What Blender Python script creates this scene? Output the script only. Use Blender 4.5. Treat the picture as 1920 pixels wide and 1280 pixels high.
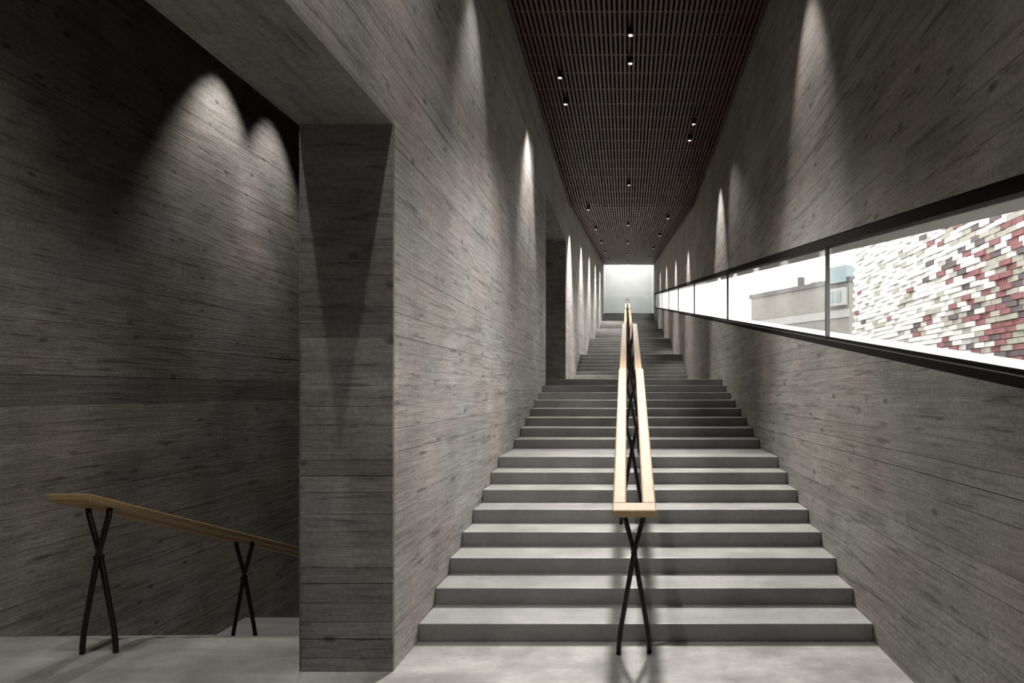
import bpy, math, random
from mathutils import Vector
random.seed(7)
for o in list(bpy.data.objects): bpy.data.objects.remove(o)
S = bpy.context.scene
COL = S.collection

# ------------------------------------------------------------------ camera
EYE = 1.704
cd = bpy.data.cameras.new('camera'); cam = bpy.data.objects.new('camera', cd); COL.objects.link(cam)
cam.location = (0, 0, EYE); cam.rotation_euler = (math.pi/2, 0, 0)
cd.sensor_width = 36; cd.lens = 22.5; cd.shift_x = -215/1920; cd.shift_y = 93/1920
cd.clip_end = 500; cd.clip_start = 0.02
S.camera = cam

# ------------------------------------------------------------------ world: bright overcast sky
w = bpy.data.worlds.new('overcast_sky'); S.world = w; w.use_nodes = True
bg = w.node_tree.nodes['Background']
bg.inputs['Color'].default_value = (1.0, 0.985, 0.965, 1); bg.inputs['Strength'].default_value = 5.0
# ------------------------------------------------------------------ exposure
S.view_settings.view_transform = 'Standard'; S.view_settings.look = 'None'
S.view_settings.exposure = 0.32; S.view_settings.gamma = 1; S.view_settings.use_curve_mapping = False
# lamp powers (watts) used by the lamp builders further down
P_WASH, P_CENTRE, P_ROOM = 145.0, 950.0, 265.0

# ================================================================== materials
def newmat(name):
    m = bpy.data.materials.new(name); m.use_nodes = True
    nt = m.node_tree; b = nt.nodes['Principled BSDF']
    return m, nt, b
def N(nt, t, **kw):
    n = nt.nodes.new(t)
    for k, v in kw.items(): setattr(n, k, v)
    return n
def math_(nt, op, a, b=None, c=None, clamp=False):
    n = N(nt, 'ShaderNodeMath', operation=op); n.use_clamp = clamp
    for i, v in enumerate((a, b, c)):
        if v is None: continue
        if isinstance(v, (int, float)): n.inputs[i].default_value = v
        else: nt.links.new(v, n.inputs[i])
    return n.outputs[0]
def maprange(nt, v, a, b, c, d):
    n = N(nt, 'ShaderNodeMapRange'); nt.links.new(v, n.inputs[0])
    for i, x in enumerate((a, b, c, d)): n.inputs[i+1].default_value = x
    return n.outputs[0]
def noise(nt, scale, sc=1.0, detail=4, rough=.6, off=(0,0,0)):
    tc = N(nt, 'ShaderNodeTexCoord'); mp = N(nt, 'ShaderNodeMapping')
    mp.inputs['Scale'].default_value = scale; mp.inputs['Location'].default_value = off
    nt.links.new(tc.outputs['Object'], mp.inputs[0])
    n = N(nt, 'ShaderNodeTexNoise'); n.inputs['Scale'].default_value = sc
    n.inputs['Detail'].default_value = detail; n.inputs['Roughness'].default_value = rough
    nt.links.new(mp.outputs[0], n.inputs['Vector'])
    return n.outputs['Fac'], mp.outputs[0]

def board_concrete(name, run, base=(.295, .283, .276), strength=1.0):
    """board-marked concrete; run = the axis ('X' or 'Y') the boards run along"""
    m, nt, b = newmat(name)
    def sc(al, ac): return (al, ac, ac) if run == 'X' else (ac, al, ac)
    g, _ = noise(nt, (sc(2.4, 34)[0], sc(2.4, 34)[1], 34), 1, 7, .72)
    s, _ = noise(nt, (sc(1.0, 13)[0], sc(1.0, 13)[1], 13), 1, 5, .7, (3, 7, 1))
    s2, _ = noise(nt, (sc(2.2, 24)[0], sc(2.2, 24)[1], 24), 1, 3, .6, (13, 2, 5))
    mo, _ = noise(nt, (1, 1, 1), 1.1, 6, .65, (4, 1, 8))
    fi, _ = noise(nt, (1, 1, 1), 38, 4, .7)
    gr = maprange(nt, g, .25, .75, 1 - .30*strength, 1 + .30*strength)
    st = maprange(nt, s, .55, .68, 1, .55)
    st2 = maprange(nt, s2, .60, .69, 1, .50)
    mt = maprange(nt, mo, .3, .7, .72, 1.28)
    ft = maprange(nt, fi, .3, .7, .76, 1.24)
    # blow holes and knots
    tc = N(nt, 'ShaderNodeTexCoord'); mp = N(nt, 'ShaderNodeMapping')
    mp.inputs['Scale'].default_value = (sc(2.6, 5.5)[0], sc(2.6, 5.5)[1], 5.5)
    nt.links.new(tc.outputs['Object'], mp.inputs[0])
    vo = N(nt, 'ShaderNodeTexVoronoi'); vo.inputs['Scale'].default_value = 1; nt.links.new(mp.outputs[0], vo.inputs['Vector'])
    hole = maprange(nt, vo.outputs['Distance'], .06, .15, .38, 1)
    at = N(nt, 'ShaderNodeAttribute', attribute_name='tone')
    v = math_(nt, 'MULTIPLY', gr, st)
    for q in (st2, mt, ft, hole, at.outputs['Fac']): v = math_(nt, 'MULTIPLY', v, q)
    cn, _ = noise(nt, (.8, .8, 1.4), 1, 2, .5, (9, 9, 2))
    mix = N(nt, 'ShaderNodeMix', data_type='RGBA')
    nt.links.new(maprange(nt, cn, .4, .6, 0, 1), mix.inputs[0])
    mix.inputs[6].default_value = (base[0]*.97, base[1]*1.0, base[2]*1.0, 1)
    mix.inputs[7].default_value = (base[0]*1.03, base[1]*1.0, base[2]*.95, 1)
    hs = N(nt, 'ShaderNodeVectorMath', operation='SCALE')
    nt.links.new(mix.outputs[2], hs.inputs[0]); nt.links.new(v, hs.inputs['Scale'])
    nt.links.new(hs.outputs[0], b.inputs['Base Color'])
    b.inputs['Roughness'].default_value = .78
    h = math_(nt, 'ADD', g, math_(nt, 'MULTIPLY', s, .8)); h = math_(nt, 'ADD', h, math_(nt, 'MULTIPLY', fi, .12))
    bp = N(nt, 'ShaderNodeBump'); bp.inputs['Strength'].default_value = .45; bp.inputs['Distance'].default_value = .012
    nt.links.new(h, bp.inputs['Height']); nt.links.new(bp.outputs[0], b.inputs['Normal'])
    return m

def slab_concrete(name, base, rough=.5, contrast=.2):
    m, nt, b = newmat(name)
    a, _ = noise(nt, (1, 1, 1), 2.2, 6, .68)
    c, _ = noise(nt, (1, 1, 1), 30, 5, .7, (3, 3, 3))
    d, _ = noise(nt, (1.2, 4.0, 3.0), 1, 4, .65, (7, 2, 1))
    v = math_(nt, 'MULTIPLY', maprange(nt, a, .3, .7, 1-contrast, 1+contrast), maprange(nt, c, .3, .7, .92, 1.08))
    v = math_(nt, 'MULTIPLY', v, maprange(nt, d, .3, .7, 1-contrast*.7, 1+contrast*.7))
    at = N(nt, 'ShaderNodeAttribute', attribute_name='tone')
    v = math_(nt, 'MULTIPLY', v, at.outputs['Fac'])
    hs = N(nt, 'ShaderNodeVectorMath', operation='SCALE'); hs.inputs[0].default_value = base
    nt.links.new(v, hs.inputs['Scale']); nt.links.new(hs.outputs[0], b.inputs['Base Color'])
    nt.links.new(maprange(nt, a, .3, .7, rough-.08, rough+.1), b.inputs['Roughness'])
    bp = N(nt, 'ShaderNodeBump'); bp.inputs['Strength'].default_value = .12; bp.inputs['Distance'].default_value = .004
    nt.links.new(c, bp.inputs['Height']); nt.links.new(bp.outputs[0], b.inputs['Normal'])
    return m

def plain(name, col, rough=.5, metal=0.0, var=.08, sc=12):
    m, nt, b = newmat(name)
    a, _ = noise(nt, (1, 1, 1), sc, 4, .6)
    hs = N(nt, 'ShaderNodeVectorMath', operation='SCALE'); hs.inputs[0].default_value = col
    nt.links.new(maprange(nt, a, .3, .7, 1-var, 1+var), hs.inputs['Scale'])
    nt.links.new(hs.outputs[0], b.inputs['Base Color'])
    b.inputs['Roughness'].default_value = rough; b.inputs['Metallic'].default_value = metal
    return m

def matte(m):
    m.node_tree.nodes['Principled BSDF'].inputs['Specular IOR Level'].default_value = .08
    return m
def wood(name, c1, c2):
    m, nt, b = newmat(name)
    g, _ = noise(nt, (40, 1.6, 40), 1, 5, .6)
    mix = N(nt, 'ShaderNodeMix', data_type='RGBA'); nt.links.new(maprange(nt, g, .3, .7, 0, 1), mix.inputs[0])
    mix.inputs[6].default_value = (*c1, 1); mix.inputs[7].default_value = (*c2, 1)
    nt.links.new(mix.outputs[2], b.inputs['Base Color']); b.inputs['Roughness'].default_value = .6
    bp = N(nt, 'ShaderNodeBump'); bp.inputs['Strength'].default_value = .1; bp.inputs['Distance'].default_value = .002
    nt.links.new(g, bp.inputs['Height']); nt.links.new(bp.outputs[0], b.inputs['Normal'])
    return m

def glass(name, tint, rough=0.0, refl=.06):
    m = bpy.data.materials.new(name); m.use_nodes = True; nt = m.node_tree; nt.nodes.clear()
    out = N(nt, 'ShaderNodeOutputMaterial'); mx = N(nt, 'ShaderNodeMixShader')
    tr = N(nt, 'ShaderNodeBsdfTransparent'); tr.inputs[0].default_value = (*tint, 1)
    gl = N(nt, 'ShaderNodeBsdfGlossy'); gl.inputs['Roughness'].default_value = rough + .02
    fr = N(nt, 'ShaderNodeFresnel'); fr.inputs[0].default_value = 1.35
    ge = N(nt, 'ShaderNodeNewGeometry')                      # only the entry face reflects, so the pane stays clear
    nt.links.new(math_(nt, 'MULTIPLY', fr.outputs[0], math_(nt, 'SUBTRACT', 1.0, ge.outputs['Backfacing'])), mx.inputs[0]); nt.links.new(tr.outputs[0], mx.inputs[1]); nt.links.new(gl.outputs[0], mx.inputs[2])
    nt.links.new(mx.outputs[0], out.inputs[0])
    return m

def emit(name, col, s):
    m, nt, b = newmat(name)
    b.inputs['Base Color'].default_value = (*col, 1)
    b.inputs['Emission Color'].default_value = (*col, 1); b.inputs['Emission Strength'].default_value = s
    return m

M = {}
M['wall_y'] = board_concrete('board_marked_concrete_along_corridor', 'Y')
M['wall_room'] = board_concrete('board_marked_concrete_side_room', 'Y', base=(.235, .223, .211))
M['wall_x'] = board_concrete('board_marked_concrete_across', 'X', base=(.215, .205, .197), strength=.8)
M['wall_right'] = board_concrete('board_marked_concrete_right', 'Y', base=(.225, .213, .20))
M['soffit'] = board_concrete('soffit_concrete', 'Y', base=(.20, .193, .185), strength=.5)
M['pale'] = slab_concrete('pale_end_concrete', (.52, .52, .51), .8, .05)  # bright daylight on the end concrete is put into this pale tone
M['floor'] = slab_concrete('floor_concrete', (.27, .266, .255), .42, .34)
M['tread'] = slab_concrete('stair_concrete', (.235, .233, .228), .42, .18)
M['slat'] = plain('brown_slat', (.062, .031, .025), .42, 0, .25, 6)
M['slat_bar'] = plain('brown_cross_bar', (.05, .030, .025), .45, 0, .2, 6)
M['plenum'] = plain('dark_plenum', (.008, .007, .007), .9)
M['roomceil'] = plain('dark_ceiling', (.02, .018, .016), .9)
M['oak'] = wood('oak_handrail', (.29, .185, .085), (.38, .26, .135))
M['black'] = plain('black_steel', (.008, .008, .009), .35, .3, .1, 20)
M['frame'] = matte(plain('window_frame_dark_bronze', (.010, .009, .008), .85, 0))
M['mullion'] = plain('grey_mullion', (.05, .05, .048), .4, .3)
M['sill'] = plain('pale_metal_sill', (.62, .64, .62), .35, 0, .06, 5)
M['glass'] = glass('window_glass', (.95, .962, .95))
M['guard'] = glass('guard_glass', (.95, .98, .975))
M['lamp'] = plain('lamp_housing', (.02, .018, .018), .4, .3)
M['lens'] = emit('lamp_lens', (1, .93, .84), .7)
M['brick_red'] = plain('red_brick', (.33, .145, .155), .8, 0, .3, 4)
M['brick_dark'] = plain('shadow_grey_brick', (.17, .14, .15), .8, 0, .3, 4)  # dark bricks scattered as painted shadows
M['brick_pale'] = plain('pale_brick', (.52, .50, .44), .8, 0, .14, 4)
M['brick_white'] = plain('white_brick', (.90, .90, .88), .8, 0, .06, 4)
M['mortar'] = plain('pale_mortar', (.60, .58, .54), .9, 0, .1, 3)
M['facade'] = plain('grey_render', (.135, .128, .12), .9, 0, .06, 1)
M['facade_white'] = plain('white_band', (.20, .196, .19), .8, 0, .04, 1)
M['facade_dark'] = plain('dark_roof_edge', (.06, .055, .052), .7, 0, .1, 1)
M['facade_blue'] = plain('blue_metal_cladding', (.12, .15, .165), .4, .2, .1, 1)
M['paving'] = plain('outside_paving', (.42, .41, .39), .9, 0, .1, .6)

# ================================================================== mesh building
class MB:
    def __init__(s): s.v = []; s.f = []; s.t = []; s.m = []
    def poly(s, pts, tone=1.0, mi=0):
        i = len(s.v); s.v += [tuple(p) for p in pts]; s.f.append(tuple(range(i, i+len(pts)))); s.t.append(tone); s.m.append(mi)
    def prism(s, A, B, tone=1.0, mi=0):
        """closed prism between two loops of equal length"""
        n = len(A); i = len(s.v); s.v += [tuple(p) for p in A] + [tuple(p) for p in B]
        fs = [tuple(range(i+n-1, i-1, -1)), tuple(range(i+n, i+2*n))]
        for k in range(n): fs.append((i+k, i+(k+1) % n, i+n+(k+1) % n, i+n+k))
        s.f += fs; s.t += [tone]*len(fs); s.m += [mi]*len(fs)
    def box(s, x0, x1, y0, y1, z0, z1, tone=1.0, mi=0):
        s.prism([(x0,y0,z0),(x1,y0,z0),(x1,y1,z0),(x0,y1,z0)], [(x0,y0,z1),(x1,y0,z1),(x1,y1,z1),(x0,y1,z1)], tone, mi)
    def tube(s, pts, r, n=10):
        pts = [Vector(p) for p in pts]; loops = []
        for i, p in enumerate(pts):
            d = (pts[min(i+1, len(pts)-1)] - pts[max(i-1, 0)]).normalized()
            a = d.cross(Vector((0, 1, 0)));
            if a.length < .1: a = d.cross(Vector((1, 0, 0)))
            a.normalize(); b_ = d.cross(a)
            loops.append([p + r*(math.cos(2*math.pi*k/n)*a + math.sin(2*math.pi*k/n)*b_) for k in range(n)])
        i0 = len(s.v)
        for L in loops: s.v += [tuple(q) for q in L]
        for j in range(len(loops)-1):
            for k in range(n):
                s.f.append((i0+j*n+k, i0+j*n+(k+1) % n, i0+(j+1)*n+(k+1) % n, i0+(j+1)*n+k)); s.t.append(1); s.m.append(0)
        s.f.append(tuple(range(i0+n-1, i0-1, -1))); s.f.append(tuple(range(i0+(len(loops)-1)*n, i0+len(loops)*n))); s.t += [1, 1]; s.m += [0, 0]
    def cyl(s, x, y, z0, z1, r, n=16): s.tube([(x, y, z0), (x, y, z1)], r, n)
    def build(s, name, mats, parent=None, loc=None, smooth=False, bevel=0):
        me = bpy.data.meshes.new(name)
        vs = s.v
        if loc is not None: vs = [(a-loc[0], b-loc[1], c-loc[2]) for a, b, c in vs]
        me.from_pydata(vs, [], s.f)
        if not isinstance(mats, (list, tuple)): mats = [mats]
        for q in mats: me.materials.append(q)
        me.polygons.foreach_set('material_index', s.m)
        at = me.attributes.new('tone', 'FLOAT', 'FACE'); at.data.foreach_set('value', s.t)
        import bmesh
        bm = bmesh.new(); bm.from_mesh(me); bmesh.ops.recalc_face_normals(bm, faces=bm.faces); bm.to_mesh(me); bm.free()
        if smooth:
            for p in me.polygons: p.use_smooth = True
        me.update()
        o = bpy.data.objects.new(name, me); COL.objects.link(o)
        if loc is not None: o.location = loc
        if parent: o.parent = parent
        if bevel:
            md = o.modifiers.new('bevel', 'BEVEL'); md.width = bevel; md.segments = 2; md.limit_method = 'ANGLE'
        return o
def empty(name, loc, label=None, cat=None, group=None):
    o = bpy.data.objects.new(name, None); COL.objects.link(o); o.location = loc; o.empty_display_size = .1
    tag(o, label, cat, group); return o
def tag(o, label=None, cat=None, group=None, kind=None):
    if label: o['label'] = label
    if cat: o['category'] = cat
    if group: o['group'] = group
    if kind: o['kind'] = kind
    return o
def localparent(o, root):
    """child built in world coordinates under a root placed at its base"""
    o.parent = root; o.location = Vector(o.location) - Vector(root.location); return o

def clip(poly, a, b, c):
    """keep a*u + b*z <= c"""
    out = []
    for i in range(len(poly)):
        p, q = poly[i], poly[(i+1) % len(poly)]
        dp, dq = a*p[0]+b*p[1]-c, a*q[0]+b*q[1]-c
        if dp <= 0: out.append(p)
        if (dp < 0 < dq) or (dq < 0 < dp):
            t = dp/(dp-dq); out.append((p[0]+t*(q[0]-p[0]), p[1]+t*(q[1]-p[1])))
    return out
def clip_convex(poly, region):
    n = len(region)
    area = sum(region[i][0]*region[(i+1) % n][1]-region[(i+1) % n][0]*region[i][1] for i in range(n))
    R_ = region if area > 0 else region[::-1]
    for i in range(n):
        (x0, y0), (x1, y1) = R_[i], R_[(i+1) % n]
        a, b = (y1-y0), -(x1-x0); c = a*x0+b*y0
        poly = clip(poly, a, b, c)
        if len(poly) < 3: return []
    return poly
def P3(axis, c, u, z): return (c, u, z) if axis == 'X' else (u, c, z)
def wall(name, axis, c, n, regions, thick, mat, hs=(.095, .15), tonevar=.10, umin=None, bands=(), matback=None, lifts=()):
    """Board-marked wall: solid core plus every board imprint as its own proud strip with recessed joints.
    axis: constant axis, c: coordinate of the face, n: direction the face looks."""
    b = MB(); rec = .008
    zs = [p[1] for r in regions for p in r]; us = [p[0] for r in regions for p in r]
    for r in regions:
        b.prism([P3(axis, c-n*rec, *p) for p in r], [P3(axis, c-n*thick, *p) for p in r], .75)
    z = min(zs)
    rr = random.Random(hash(len(name))*13 + int(abs(c)*100))
    while z < max(zs):
        h = rr.uniform(*hs)
        for L in lifts:
            if z < L < z+h+.03: h = L - z if L - z > .02 else h
        u = min(us) - rr.uniform(0, 3)
        gap = rr.choice((.0008, .0008, .0008, .0008, .0015, .0015, .005))
        while u < max(us):
            l = rr.uniform(4, 9)
            tone = 1 + rr.gauss(0, tonevar*.5)
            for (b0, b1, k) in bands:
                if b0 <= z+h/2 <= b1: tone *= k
            q = [(u+.0004, z+gap/2), (u+l-.0004, z+gap/2), (u+l-.0004, z+h-gap/2), (u+.0004, z+h-gap/2)]
            off = min(abs(rr.gauss(0, .0007)), .004)
            for r in regions:
                k = clip_convex(q, r)
                if len(k) >= 3:
                    b.prism([P3(axis, c-n*off, *p) for p in k], [P3(axis, c-n*(rec+.002), *p) for p in k], tone)
            u += l
        z += h
    o = b.build(name, mat); tag(o, kind='structure'); return o

# ================================================================== dimensions
W = 3.1; XL, XR = -.458*W, .542*W          # corridor walls
XLB = XL - .56                             # back face of the left corridor wall
XROOM = -4.9                               # far wall of the side room
F = 3.72                                   # metres of depth per unit of 1000/width
YP = 3.90                                  # end face of the left wall
ZL = 3.33                                  # head of the near opening
ZC = 6.29; YBEND = 15.9; YEND = 39.6; ZEND = 9.49
ZSC = (ZEND-ZC)/(YEND-YBEND)
def zceil(y): return ZC if y < YBEND else ZC + (y-YBEND)*ZSC
def zhead(y): return EYE + W*(.176 + .167*y/F)
def zsill(y): return EYE + W*(-.100 + .167*y/F)
YB = -3.5                                  # behind the camera
YLAST = 43.4
# stair profile of the corridor: (y of riser, top z)
risers = []
z = 0
for k in range(8): z += .1225; risers.append((4.356+k*.388, z))
for k in range(8): z += .1171; risers.append((8.07+k*.4527, z))
zA = z
flights_up = [4.66*F, 6.05*F, 7.50*F, 8.85*F, 9.95*F]
ztop = EYE + 1.53*W
rr_ = (ztop-zA)/40
for s0 in flights_up:
    for k in range(8): z += rr_; risers.append((s0+k*.30, z))

# ================================================================== floor and shell
b = MB(); b.box(XROOM-.3, XR+.3, YB-.3, 4.36, -.25, 0); b.box(XLB+.02, XR+.3, 4.36, 9.0, -.25, 0); b.box(XROOM-.3, XLB, 4.36, 4.42, -.25, 0)
fl = b.build('floor', M['floor']); tag(fl, kind='structure')

# left corridor wall, with the near opening and the upper doorway cut out
YD0, YD1, ZD = 11.24, 14.9, 5.20
L_low = -3.2
regs = [
    [(YB, ZL), (YP, ZL), (YP, ZC+.3), (YB, ZC+.3)],
    [(YP, L_low), (YD0, L_low), (YD0, ZC+.3), (YP, ZC+.3)],
    [(YD0, L_low), (YD1, L_low), (YD1, zA-.02), (YD0, zA-.02)],
    [(YD0, ZD), (YD1, ZD), (YD1, ZC+.3), (YD0, ZC+.3)],
    [(YD1, 0), (YBEND, 0), (YBEND, ZC+.3), (YD1, ZC+.3)],
    [(YBEND, 0), (YEND, 0), (YEND, ZEND+.3), (YBEND, ZC+.3)],
]
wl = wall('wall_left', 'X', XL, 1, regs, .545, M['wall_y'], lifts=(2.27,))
# end face of that wall (the pillar that faces the camera), jamb at the far side of the upper doorway
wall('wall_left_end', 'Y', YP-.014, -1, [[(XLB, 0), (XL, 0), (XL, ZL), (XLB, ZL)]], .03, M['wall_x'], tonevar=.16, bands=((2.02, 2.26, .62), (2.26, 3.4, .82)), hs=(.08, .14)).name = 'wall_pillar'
wall('wall_jamb', 'Y', YD1-.014, -1, [[(XLB, zA), (XL, zA), (XL, ZD), (XLB, ZD)]], .03, M['wall_x'])
# face of the wall towards the side room
wall('wall_back_of_left', 'X', XLB-.016, -1, [[(YB, ZL), (YP, ZL), (YP, ZC), (YB, ZC)], [(YP, -3.2), (11.0, -3.2), (11.0, ZC), (YP, ZC)]], .03, M['wall_room']).name = 'wall_room_right'
# soffit under the wall above the near opening: smooth formed concrete with a thin drip joint
b = MB(); b.box(XLB-.02, XL, YB, YP, ZL-.004, ZL+.03); b.box(XLB-.02, XL, YD0, YD1, ZD-.004, ZD+.03)
tag(b.build('trim_soffit', M['soffit']), kind='structure')

# right wall, below and above the slanted strip window
YW0, YW1 = .10, 39.3
regs = [
    [(YB, -.2), (YW0, -.2), (YW0, ZC+.3), (YB, ZC+.3)],
    [(YW0, -.2), (YBEND, -.2), (YBEND, zsill(YBEND)-.06), (YW0, zsill(YW0)-.06)],
    [(YBEND, 0), (YW1, 0), (YW1, zsill(YW1)-.06), (YBEND, zsill(YBEND)-.06)],
    [(YW0, zhead(YW0)), (YBEND, zhead(YBEND)), (YBEND, ZC+.3), (YW0, ZC+.3)],
    [(YBEND, zhead(YBEND)), (YW1, zhead(YW1)), (YW1, ZEND+.3), (YBEND, ZC+.3)],
    [(YW1, 0), (YEND, 0), (YEND, ZEND+.3), (YW1, ZEND+.2)],
]
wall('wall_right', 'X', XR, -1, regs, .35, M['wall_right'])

# side room: its far wall runs down with the descending stair
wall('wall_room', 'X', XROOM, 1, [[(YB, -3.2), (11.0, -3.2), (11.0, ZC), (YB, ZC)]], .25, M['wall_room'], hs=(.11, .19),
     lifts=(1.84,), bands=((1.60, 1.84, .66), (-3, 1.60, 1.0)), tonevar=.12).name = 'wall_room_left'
wall('wall_room_end', 'Y', 11.0, -1, [[(XROOM, -3.2), (XLB, -3.2), (XLB, ZC), (XROOM, ZC)]], .2, M['wall_x'])
# wall behind the camera
wall('wall_behind', 'Y', YB, 1, [[(XROOM, 0), (XR, 0), (XR, ZC), (XROOM, ZC)]], .25, M['wall_x'])
b = MB(); b.box(XROOM-.25, XLB-.02, YB, 11.2, ZC-.02, ZC+.2)
tag(b.build('ceiling_room', M['roomceil']), kind='structure')
# recess behind the upper doorway
b = MB(); b.box(XROOM+.6, XLB, YD0-.04, YD1+.3, zA-.2, zA); tag(b.build('floor_upper', M['tread']), kind='structure')
b = MB(); b.box(XROOM+.6, XLB, YD0-.04, YD1+.3, ZD, ZD+.2); tag(b.build('ceiling_upper', M['soffit']), kind='structure')
wall('wall_upper', 'X', XROOM+.8, 1, [[(YD0-.02, zA), (YD1+.3, zA), (YD1+.3, ZD), (YD0-.02, ZD)]], .2, M['wall_room'])
wall('wall_upper_back', 'Y', YD1+.08, -1, [[(XROOM+.8, zA), (XLB, zA), (XLB, ZD), (XROOM+.8, ZD)]], .2, M['wall_x'])

# far end: light well with a pale wall under a glazed roof
b = MB()
b.box(XL-.6, XR+.6, YLAST, YLAST+.3, ztop-.3, 10.3)
tag(b.build('wall_end', M['pale']), kind='structure')
b = MB(); b.box(XL-.3, XL, YEND, YLAST, ztop-.5, 10.3); tag(b.build('wall_end_left', M['pale']), kind='structure')
b = MB(); b.box(XR, XR+.3, YEND, YLAST, ztop-.5, 10.3); tag(b.build('wall_end_right', M['pale']), kind='structure')
b = MB(); b.box(XL-.3, XR+.3, YEND-.3, YEND, ZEND+.28, 10.3); tag(b.build('wall_end_front', M['pale']), kind='structure')
sk = empty('window_skylight', (0, YEND, 10.3)); sk['kind'] = 'structure'
b = MB(); b.box(XL, XR, YEND, YLAST, 10.33, 10.35); localparent(b.build('pane', M['glass']), sk)
for xx in (XL+.9, XR-.9):
    b = MB(); b.box(xx-.03, xx+.03, YEND-.1, YLAST+.1, 10.28, 10.36); localparent(b.build('glazing_bar', M['mullion']), sk)

# ================================================================== slatted ceiling
root = empty('ceiling', (0, 0, 0)); root['kind'] = 'structure'
b = MB()
b.box(XL-.6, XR+.4, YB, YBEND, ZC+.30, ZC+.40)
b.prism([(XL-.6, YBEND, ZC+.30), (XR+.4, YBEND, ZC+.30), (XR+.4, YEND, ZEND+.30), (XL-.6, YEND, ZEND+.30)],
        [(XL-.6, YBEND, ZC+.40), (XR+.4, YBEND, ZC+.40), (XR+.4, YEND, ZEND+.40), (XL-.6, YEND, ZEND+.40)])
b.build('ceiling_slab', M['plenum'], root)
NS = 50; pitch = (W-.02)/NS
ms = MB(); ms.box(-.016, .016, YB, YBEND, 0, .055, 1.0); s0 = ms.build('slat', M['slat'], root)
ms = MB(); ms.prism([(-.016, YBEND, 0), (.016, YBEND, 0), (.016, YEND, ZEND-ZC), (-.016, YEND, ZEND-ZC)],
                    [(-.016, YBEND, .055), (.016, YBEND, .055), (.016, YEND, ZEND-ZC+.055), (-.016, YEND, ZEND-ZC+.055)]); s1 = ms.build('slat', M['slat'], root)
for k in range(NS):
    x = XL + .01 + (k+.5)*pitch
    for src in (s0, s1):
        o = src if k == 0 else src.copy()
        if k: COL.objects.link(o)
        o.parent = root; o.location = (x, 0, ZC + (.004 if k % 2 else 0))
cb = MB(); cb.box(XL+.004, XR-.004, -.02, .02, 0, .03); c0 = cb.build('cross_bar', M['slat_bar'], root)
y = YB+.3; first = True
while y < YEND-.3:
    o = c0 if first else c0.copy()
    if not first: COL.objects.link(o)
    first = False; o.parent = root; o.location = (0, y, zceil(y)+.036); y += .5

# ================================================================== strip window
win = empty('window_1', (XR, YW0, zsill(YW0))); win['kind'] = 'structure'
def bandbox(x0, x1, y0, y1, f0, f1, seg=1):
    b = MB()
    b.prism([(x0, y0, f0(y0)), (x1, y0, f0(y0)), (x1, y0, f1(y0)), (x0, y0, f1(y0))],
            [(x0, y1, f0(y1)), (x1, y1, f0(y1)), (x1, y1, f1(y1)), (x0, y1, f1(y1))])
    return b
localparent(bandbox(XR+.004, XR+.10, YW0, YW1, lambda y: zhead(y)-.075, lambda y: zhead(y)+.0).build('head_frame', M['frame']), win)
localparent(bandbox(XR+.004, XR+.345, YW0, YW1, lambda y: zsill(y)-.06, lambda y: zsill(y)-.010).build('sill_dark_strip', M['frame']), win)  # plain dark strip below the pale sill
localparent(bandbox(XR+.074, XR+.40, YW0, YW1, lambda y: zsill(y)-.010, lambda y: zsill(y)+.006).build('sill', M['sill']), win)
localparent(bandbox(XR+.10, XR+.345, YW0, YW1, lambda y: zhead(y)-.075, lambda y: zhead(y)-.05).build('outer_soffit', M['facade']), win)
localparent(bandbox(XR+.058, XR+.073, YW0, YW1, lambda y: zsill(y)-.010, lambda y: zsill(y)+.012).build('sill_frame', M['frame']), win)
Dm = [.03, 1.497, 2.978, 4.443, 5.83, 7.13, 8.45, 9.75, 10.55]
for i, d in enumerate(Dm):
    y = max(d*F, YW0+.03)
    b = MB(); b.box(XR+.05, XR+.085, y-.012, y+.012, zsill(y)-.005, zhead(y)-.065)
    localparent(b.build('mullion', M['mullion']), win)
    if i < len(Dm)-1:
        y1 = Dm[i+1]*F
        localparent(bandbox(XR+.066, XR+.074, y+.02, y1-.02, lambda q: zsill(q)+.02, lambda q: zhead(q)-.07).build('pane', M['glass']), win)

# ================================================================== corridor staircase: every step a slab of its own
st = empty('staircase', ((XL+XR)/2, risers[0][0], 0), 'wide grey concrete staircase climbing the corridor in flights with landings', 'staircase')
for i, (y, zt) in enumerate(risers):
    y1 = risers[i+1][0] if i+1 < len(risers) else YLAST-.012
    land = (y1-y) > .6
    zb = (risers[i-1][1] if i else 0) - .02 if i else 0.0
    b = MB(); b.box(XL+.002, XR-.002, y, y1 + (.02 if i+1 < len(risers) else 0), zb, zt-.001, random.uniform(.93, 1.07))
    o = b.build('landing' if land else 'step', M['tread'], bevel=.006); localparent(o, st)
    if land: o['label'] = 'level landing between flights' if i+1 < len(risers) else 'top landing'
# descending staircase in the side room
sd = empty('staircase', ((XROOM+XLB)/2, 4.42, 0), 'concrete staircase going down beside the dark side wall on the left', 'staircase')
dn = [4.42+.4*k for k in range(7)] + [7.22] + [8.2+.4*k for k in range(7)]
for i, y in enumerate(dn):
    zt = -.15*(i+1); y1 = dn[i+1] if i+1 < len(dn) else 10.95
    b = MB(); b.box(XROOM+.002, XLB-.018, y, y1+.02, zt-.2, zt, random.uniform(.93, 1.07))
    o = b.build('landing' if (y1-y) > .6 else 'step', M['tread'], bevel=.006); localparent(o, sd)

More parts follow.
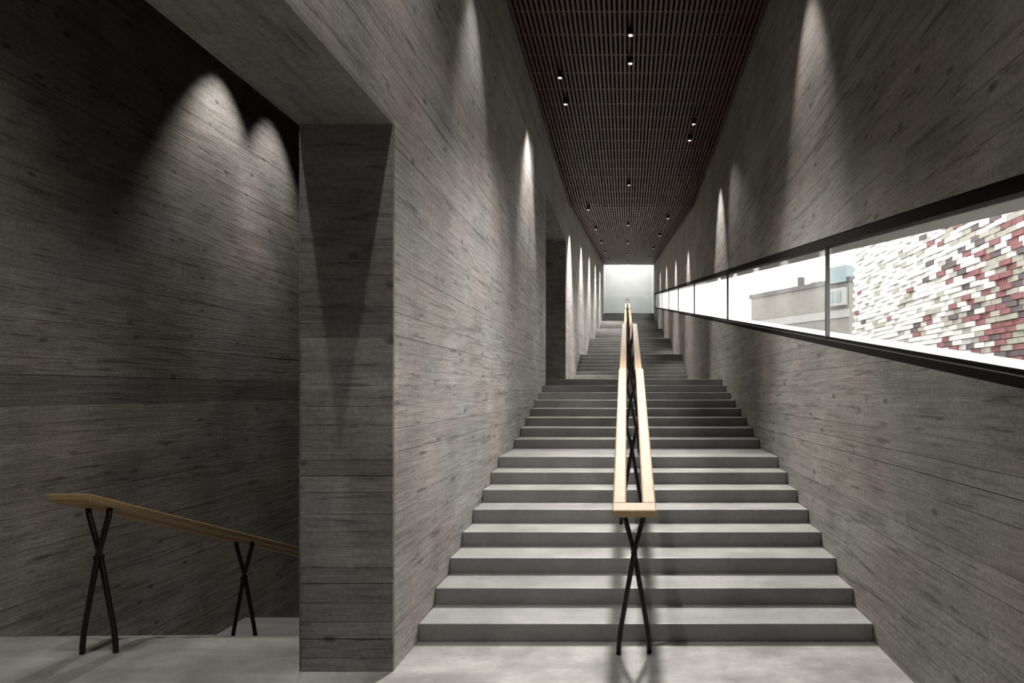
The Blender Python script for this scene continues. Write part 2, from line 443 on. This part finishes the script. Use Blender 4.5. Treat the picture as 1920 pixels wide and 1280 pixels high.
# ================================================================== handrails
def rail_solid(path, x, wd, th, name, root):
    """rounded rectangular timber swept along (y, z-top) points"""
    c = .010; prof = [(-wd/2+c, 0), (wd/2-c, 0), (wd/2-.002, -.004), (wd/2, -c), (wd/2, -th+c), (wd/2-c, -th), (-wd/2+c, -th), (-wd/2, -th+c), (-wd/2, -c), (-wd/2+.002, -.004)]
    b = MB(); n = len(prof); i0 = 0
    for (y, z) in path: b.v += [(x+px, y, z+pz) for px, pz in prof]
    for j in range(len(path)-1):
        for k in range(n):
            b.f.append((j*n+k, j*n+(k+1) % n, (j+1)*n+(k+1) % n, (j+1)*n+k)); b.t.append(1); b.m.append(0)
    b.f.append(tuple(range(n-1, -1, -1))); b.f.append(tuple(range((len(path)-1)*n, len(path)*n))); b.t += [1, 1]; b.m += [0, 0]
    return localparent(b.build(name, M['oak']), root)
def handrail(label, xc, path, posts, ground, group=None):
    y0, z0 = path[0]
    root = empty('handrail', (xc, posts[0], ground(posts[0])), label, 'handrail')
    wo, wd, th = .272, .086, .046
    xs = (wo-wd)/2
    yE, zE = path[-1]
    def zr(y):
        for (a, b_), (c, d) in zip(path, path[1:]):
            if a <= y <= c: return b_ + (d-b_)*(y-a)/(c-a)
        return path[-1][1]
    e = .105
    mid = [(y0+e, zr(y0+e))] + path[1:-1] + [(yE-e, zr(yE-e))]
    for sx in (-1, 1): rail_solid(mid, xc+sx*xs, wd, th, 'rail', root)
    for (a, b_) in ((y0, y0+e), (yE-e, yE)):
        q = MB(); za, zb = zr(a), zr(b_)
        q.prism([(xc-wo/2, a, za-th), (xc+wo/2, a, za-th), (xc+wo/2, b_, zb-th), (xc-wo/2, b_, zb-th)],
                [(xc-wo/2, a, za), (xc+wo/2, a, za), (xc+wo/2, b_, zb), (xc-wo/2, b_, zb)])
        localparent(q.build('end_rail', M['oak'], bevel=.008), root)
    for yp in posts:
        zg = ground(yp); zt = zr(yp)-th+.004; H = zt-zg
        pr = empty('post', (xc, yp, zg)); localparent(pr, root)
        # collar where the two rods meet
        zc_ = zg + .66*H - .0
        q = MB(); q.tube([(0, -.024, zc_-zg), (0, .024, zc_-zg)], .020, 12)
        # the post is the collar mesh itself; replace the empty
        col = q.build('post', M['black']); col.parent = root; col.location = pr.location; bpy.data.objects.remove(pr)
        col['label'] = 'crossed pair of black steel rods'
        for s in (-1, 1):
            r = MB(); yo = s*.011
            r.tube([(s*.100, yo, 0), (s*.098, yo, .06*H), (s*.088, yo, .16*H), (s*.008, yo, .62*H), (-s*.004, yo, .68*H), (-s*.074, yo, .95*H), (-s*.078, yo, H)], .0165, 10)
            ro = r.build('rod', M['black'], smooth=True); ro.parent = col
            fp = MB()
        # discs under the feet
    return root
def ground_c(y):
    z = 0
    for a, b_ in risers:
        if y >= a: z = b_ - .001
    return z
RH = .972
path = [(3.95, .967), (7.07, .98+RH), (7.617, .98+RH), (risers[15][0], zA+RH)]
zc_ = zA
for s0_ in flights_up:
    zn = zc_ + 8*rr_
    path += [(s0_-.30*(1), zc_+RH), (s0_+7*.30, zn+RH)]
    zc_ = zn
path += [(YEND+.3, ztop+RH)]
posts = [4.156 + 1.70*k for k in range(21)]
handrail('long oak double handrail on crossed black posts up the middle of the corridor stairs', .048, path, posts, ground_c)
def ground_d(y):
    z = 0
    for i, a in enumerate(dn):
        if y >= a: z = -.15*(i+1)
    return z
handrail('short oak handrail on crossed black posts going down the stairs in the left side room', -3.43,
         [(3.93, 1.075), (7.22, 1.075-.374*3.29), (8.0, 1.075-.374*3.29), (10.6, 1.075-.374*3.29-.9)], [4.16, 5.74, 7.35, 9.1], ground_d)

# ================================================================== spotlights
def spot(x, y, zc, label, group, power, aim, ang, blend, col=(1, .95, .89), rad=.03, r=.038):
    root = empty('spotlight', (x, y, zc), label, 'spotlight', group)
    b = MB(); b.cyl(0, 0, -.085, .0, r, 18); b.build('housing', M['lamp'], root, smooth=False)
    b = MB(); b.cyl(0, 0, -.089, -.084, r*.78, 18); b.build('lens', M['lens'], root)
    L = bpy.data.lights.new('bulb', 'SPOT'); L.energy = power; L.color = col; L.spot_size = math.radians(ang); L.spot_blend = blend; L.shadow_soft_size = rad
    o = bpy.data.objects.new('bulb', L); COL.objects.link(o); o.parent = root; o.location = (0, 0, -.10)
    d = Vector(aim) - Vector((x, y, zc-.1)); o.rotation_euler = d.to_track_quat('-Z', 'Y').to_euler()
    return root
ordn = ['first', 'second', 'third', 'fourth', 'fifth', 'sixth', 'seventh', 'eighth', 'ninth', 'tenth']
for i, (y, p, ang) in enumerate([(3.0, 2.2, 84), (5.9, .9, 46), (9.2, 3.2, 50), (10.05, 1, 60), (15.9, 10, 62), (20.0, 8, 70), (24.3, 9, 70), (29, 9, 70), (34, 9, 70)]):  # some far lamps are unseen, added to brighten the upper corridor
    z = zceil(y)
    aim = (-1.7, YP, 1.2) if i == 0 else (XL, y, z-4.0) if i != 3 else (-.9, y-3, 0)
    spot(-.96, y, z, '%s small ceiling spotlight of the left row counted from the camera' % ordn[i], 'spotlights along the left wall', P_WASH*p, aim, ang, .75)
for i, (y, p, ang) in enumerate([(1.8, 1.0, 56), (5.9, 1.5, 46), (10.8, 1, 60), (11.5, 3.6, 46), (17.5, 4.5, 46), (21.9, 5, 50), (27, 4, 60), (32, 3, 60)]):  # the farthest lamps are unseen, added to light the upper walls
    z = zceil(y)
    aim = (XR, y, z-3.0) if i != 2 else (1.0, y-3, 0)
    spot(1.13, y, z, '%s small ceiling spotlight of the right row counted from the camera' % ordn[i], 'spotlights along the right wall', P_WASH*p, aim, ang, .75)
for i, (y, p) in enumerate([(8.1, 1.5), (8.8, 1.3), (14.0, .8), (19.0, .8), (24.5, 1), (30, 1), (35.5, 1)]):  # lamps past the nearest pair are unseen, added as corridor fill
    z = zceil(y)
    spot(.05, y, z, '%s small ceiling spotlight of the middle row counted from the camera' % ordn[i], 'spotlights down the middle of the ceiling', P_CENTRE*p, (.05, y-3.4, max(0, z-6)), 62, 1.0, col=(1, .965, .92), rad=.16)
for i, (x, y, ax, az, p, ang) in enumerate([(-4.30, 7.7, -4.9, 3.0, 1.0, 62), (-4.30, 8.8, -4.9, 3.0, .8, 58), (-2.37, 2.6, -2.2, 0, .9, 100), (-3.7, 2.6, -4.9, 1.0, .9, 90), (-3.45, 8.2, -3.5, 0, 1.5, 44)]):  # includes an unseen fill lamp added to brighten the room wall
    spot(x, y, ZC-.02, ['spotlight washing the side room wall, nearer of two', 'spotlight washing the side room wall, farther of two', 'spotlight beside the wall opening in the side room', 'added fill spotlight for the side room wall', 'spotlight over the descending stairs aimed back at the floor'][i],
         'spotlights of the side room', P_ROOM*p, (ax, y + (-4.4 if i == 4 else .8 if i > 1 else 0), az), ang, .8)

# ================================================================== glass guard at the top
g = empty('glass_guard', (0, YEND-.2, ztop), 'clear glass guard at the top of the stairs before the pale end wall', 'balustrade')
for (a, b_) in ((XL+.05, -.10), (.20, XR-.05)):
    q = MB(); q.box(a, b_, YEND-.21, YEND-.19, ztop+.02, ztop+1.02); localparent(q.build('glass_panel', M['guard']), g)
q = MB(); q.box(XL+.03, -.10, YEND-.23, YEND-.17, ztop, ztop+.05); q.box(.20, XR-.03, YEND-.23, YEND-.17, ztop, ztop+.05)
localparent(q.build('base_channel', M['mullion']), g)

# ================================================================== outside
b = MB(); b.box(XR+.36, 120, -40, 160, -1.0, -.8); gd = b.build('ground', M['paving']); tag(gd, kind='structure')
# masonry wall of mixed bricks
XBk, YB0, YB1 = 5.5, 4.6, 15.5
bw = empty('brick_wall', (XBk, (YB0+YB1)/2, -.8), 'masonry wall of mixed red, shadow-grey and pale bricks outside the strip window', 'brick wall')
b = MB(); b.box(XBk+.03, XBk+.5, YB0, YB1, -.8, 6.2); localparent(b.build('wall_core', M['mortar']), bw)
bl, bh = .27, .088
meshes = {}
for key in ('brick_red', 'brick_dark', 'brick_pale', 'brick_white'):
    q = MB(); q.box(-.05, .03, -bl/2+.007, bl/2-.007, -bh/2+.006, bh/2-.006)
    oo = q.build('brick', M[key]); meshes[key] = oo.data; bpy.data.objects.remove(oo)
rb = random.Random(5); cnt = 0; stuff = {k: MB() for k in meshes}
row = 0; z = -.8
while z < 6.1:
    y = YB0 + (0 if row % 2 else bl/2)
    while y < YB1-bl/2+.01:
        px = 1175 + 1200*XBk/y; yc = 733-1200*(z+bh/2-EYE)/y
        fr = min(max((px-1670)/250, 0), 1)                   # glare painted into the mix: bricks whiten toward the far end
        lo = min(max((yc-420)/260, 0), 1)
        pr = min(.75, fr**1.4*(.40+.5*lo) + .04*lo)
        u = rb.random()
        key = 'brick_red' if u < pr*.62 else 'brick_dark' if u < pr else 'brick_pale' if u < pr+.06+.25*fr else 'brick_white'
        out = rb.uniform(-.015, .03)
        zvis0, zvis1 = 1.55, 4.75
        if 8.6 < y < 12.0 and EYE + (zsill(0)-EYE)*0 + (y/1200)*20 < z < EYE + y/1200*362 and cnt < 300:
            o = bpy.data.objects.new('brick', meshes[key]); COL.objects.link(o); o.parent = bw
            o.location = (-out, y - (YB0+YB1)/2, z+bh/2+.8); cnt += 1
        else:
            stuff[key].box(XBk-.05-out, XBk+.03, y-bl/2+.007, y+bl/2-.007, z+.006, z+bh-.006)
        y += bl
    z += bh; row += 1
for k, q in stuff.items():
    if q.f: o = localparent(q.build('brick_field', M[k]), bw); o['kind'] = 'stuff'
# neighbouring building: its long face recedes to the left
def P(px, Y): return (px-1175)/1200*Y
A = Vector((P(1592, 40), 40, 0)); dr = Vector((-.604, 1, 0)).normalized(); nn = Vector((dr.y, -dr.x, 0))
Lf = 8.95
def bx(b, u0, u1, v0, v1, z0, z1):
    c = [A + dr*u + nn*v for u, v in ((u0, v0), (u1, v0), (u1, v1), (u0, v1))]
    b.prism([(p.x, p.y, z0) for p in c], [(p.x, p.y, z1) for p in c])
hb = empty('building', (A.x, A.y, -.8), 'grey rendered building with a pale band across its face, seen through the strip window', 'building')
b = MB(); bx(b, 0, Lf, 0, 8, -.8, 8.55); localparent(b.build('facade', M['facade']), hb)
b = MB(); bx(b, -.1, Lf+.1, -.12, 8.1, 8.55, 8.85); localparent(b.build('roof_edge', M['facade_dark']), hb)
b = MB(); bx(b, 0, Lf, -.10, 0, 6.35, 6.85); localparent(b.build('pale_band', M['facade_white']), hb)
b = MB(); bx(b, 5.0, 5.3, 1.0, 1.4, 8.85, 9.7); localparent(b.build('chimney', M['facade_dark']), hb)
b = MB(); bx(b, 3.2, 4.1, 1.0, 1.6, 8.85, 9.15); localparent(b.build('roof_hatch', M['facade_dark']), hb)
b = MB(); bx(b, .05, 1.6, -.25, 2.2, 8.55, 9.6); localparent(b.build('roof_cabin', M['facade_blue']), hb)
b = MB(); bx(b, .10, 1.5, -.35, -.02, 7.1, 8.2); f_ = localparent(b.build('window', M['facade_white']), hb)
for uu in (.35, .95):
    b = MB(); bx(b, uu, uu+.4, -.38, -.34, 7.3, 8.0); q = b.build('pane', M['facade_blue']); q.parent = f_; q.location = -Vector(f_.location) - Vector(hb.location) if False else (0, 0, 0)
    q.location = Vector((0, 0, 0)) - Vector(hb.location) - Vector(f_.location)
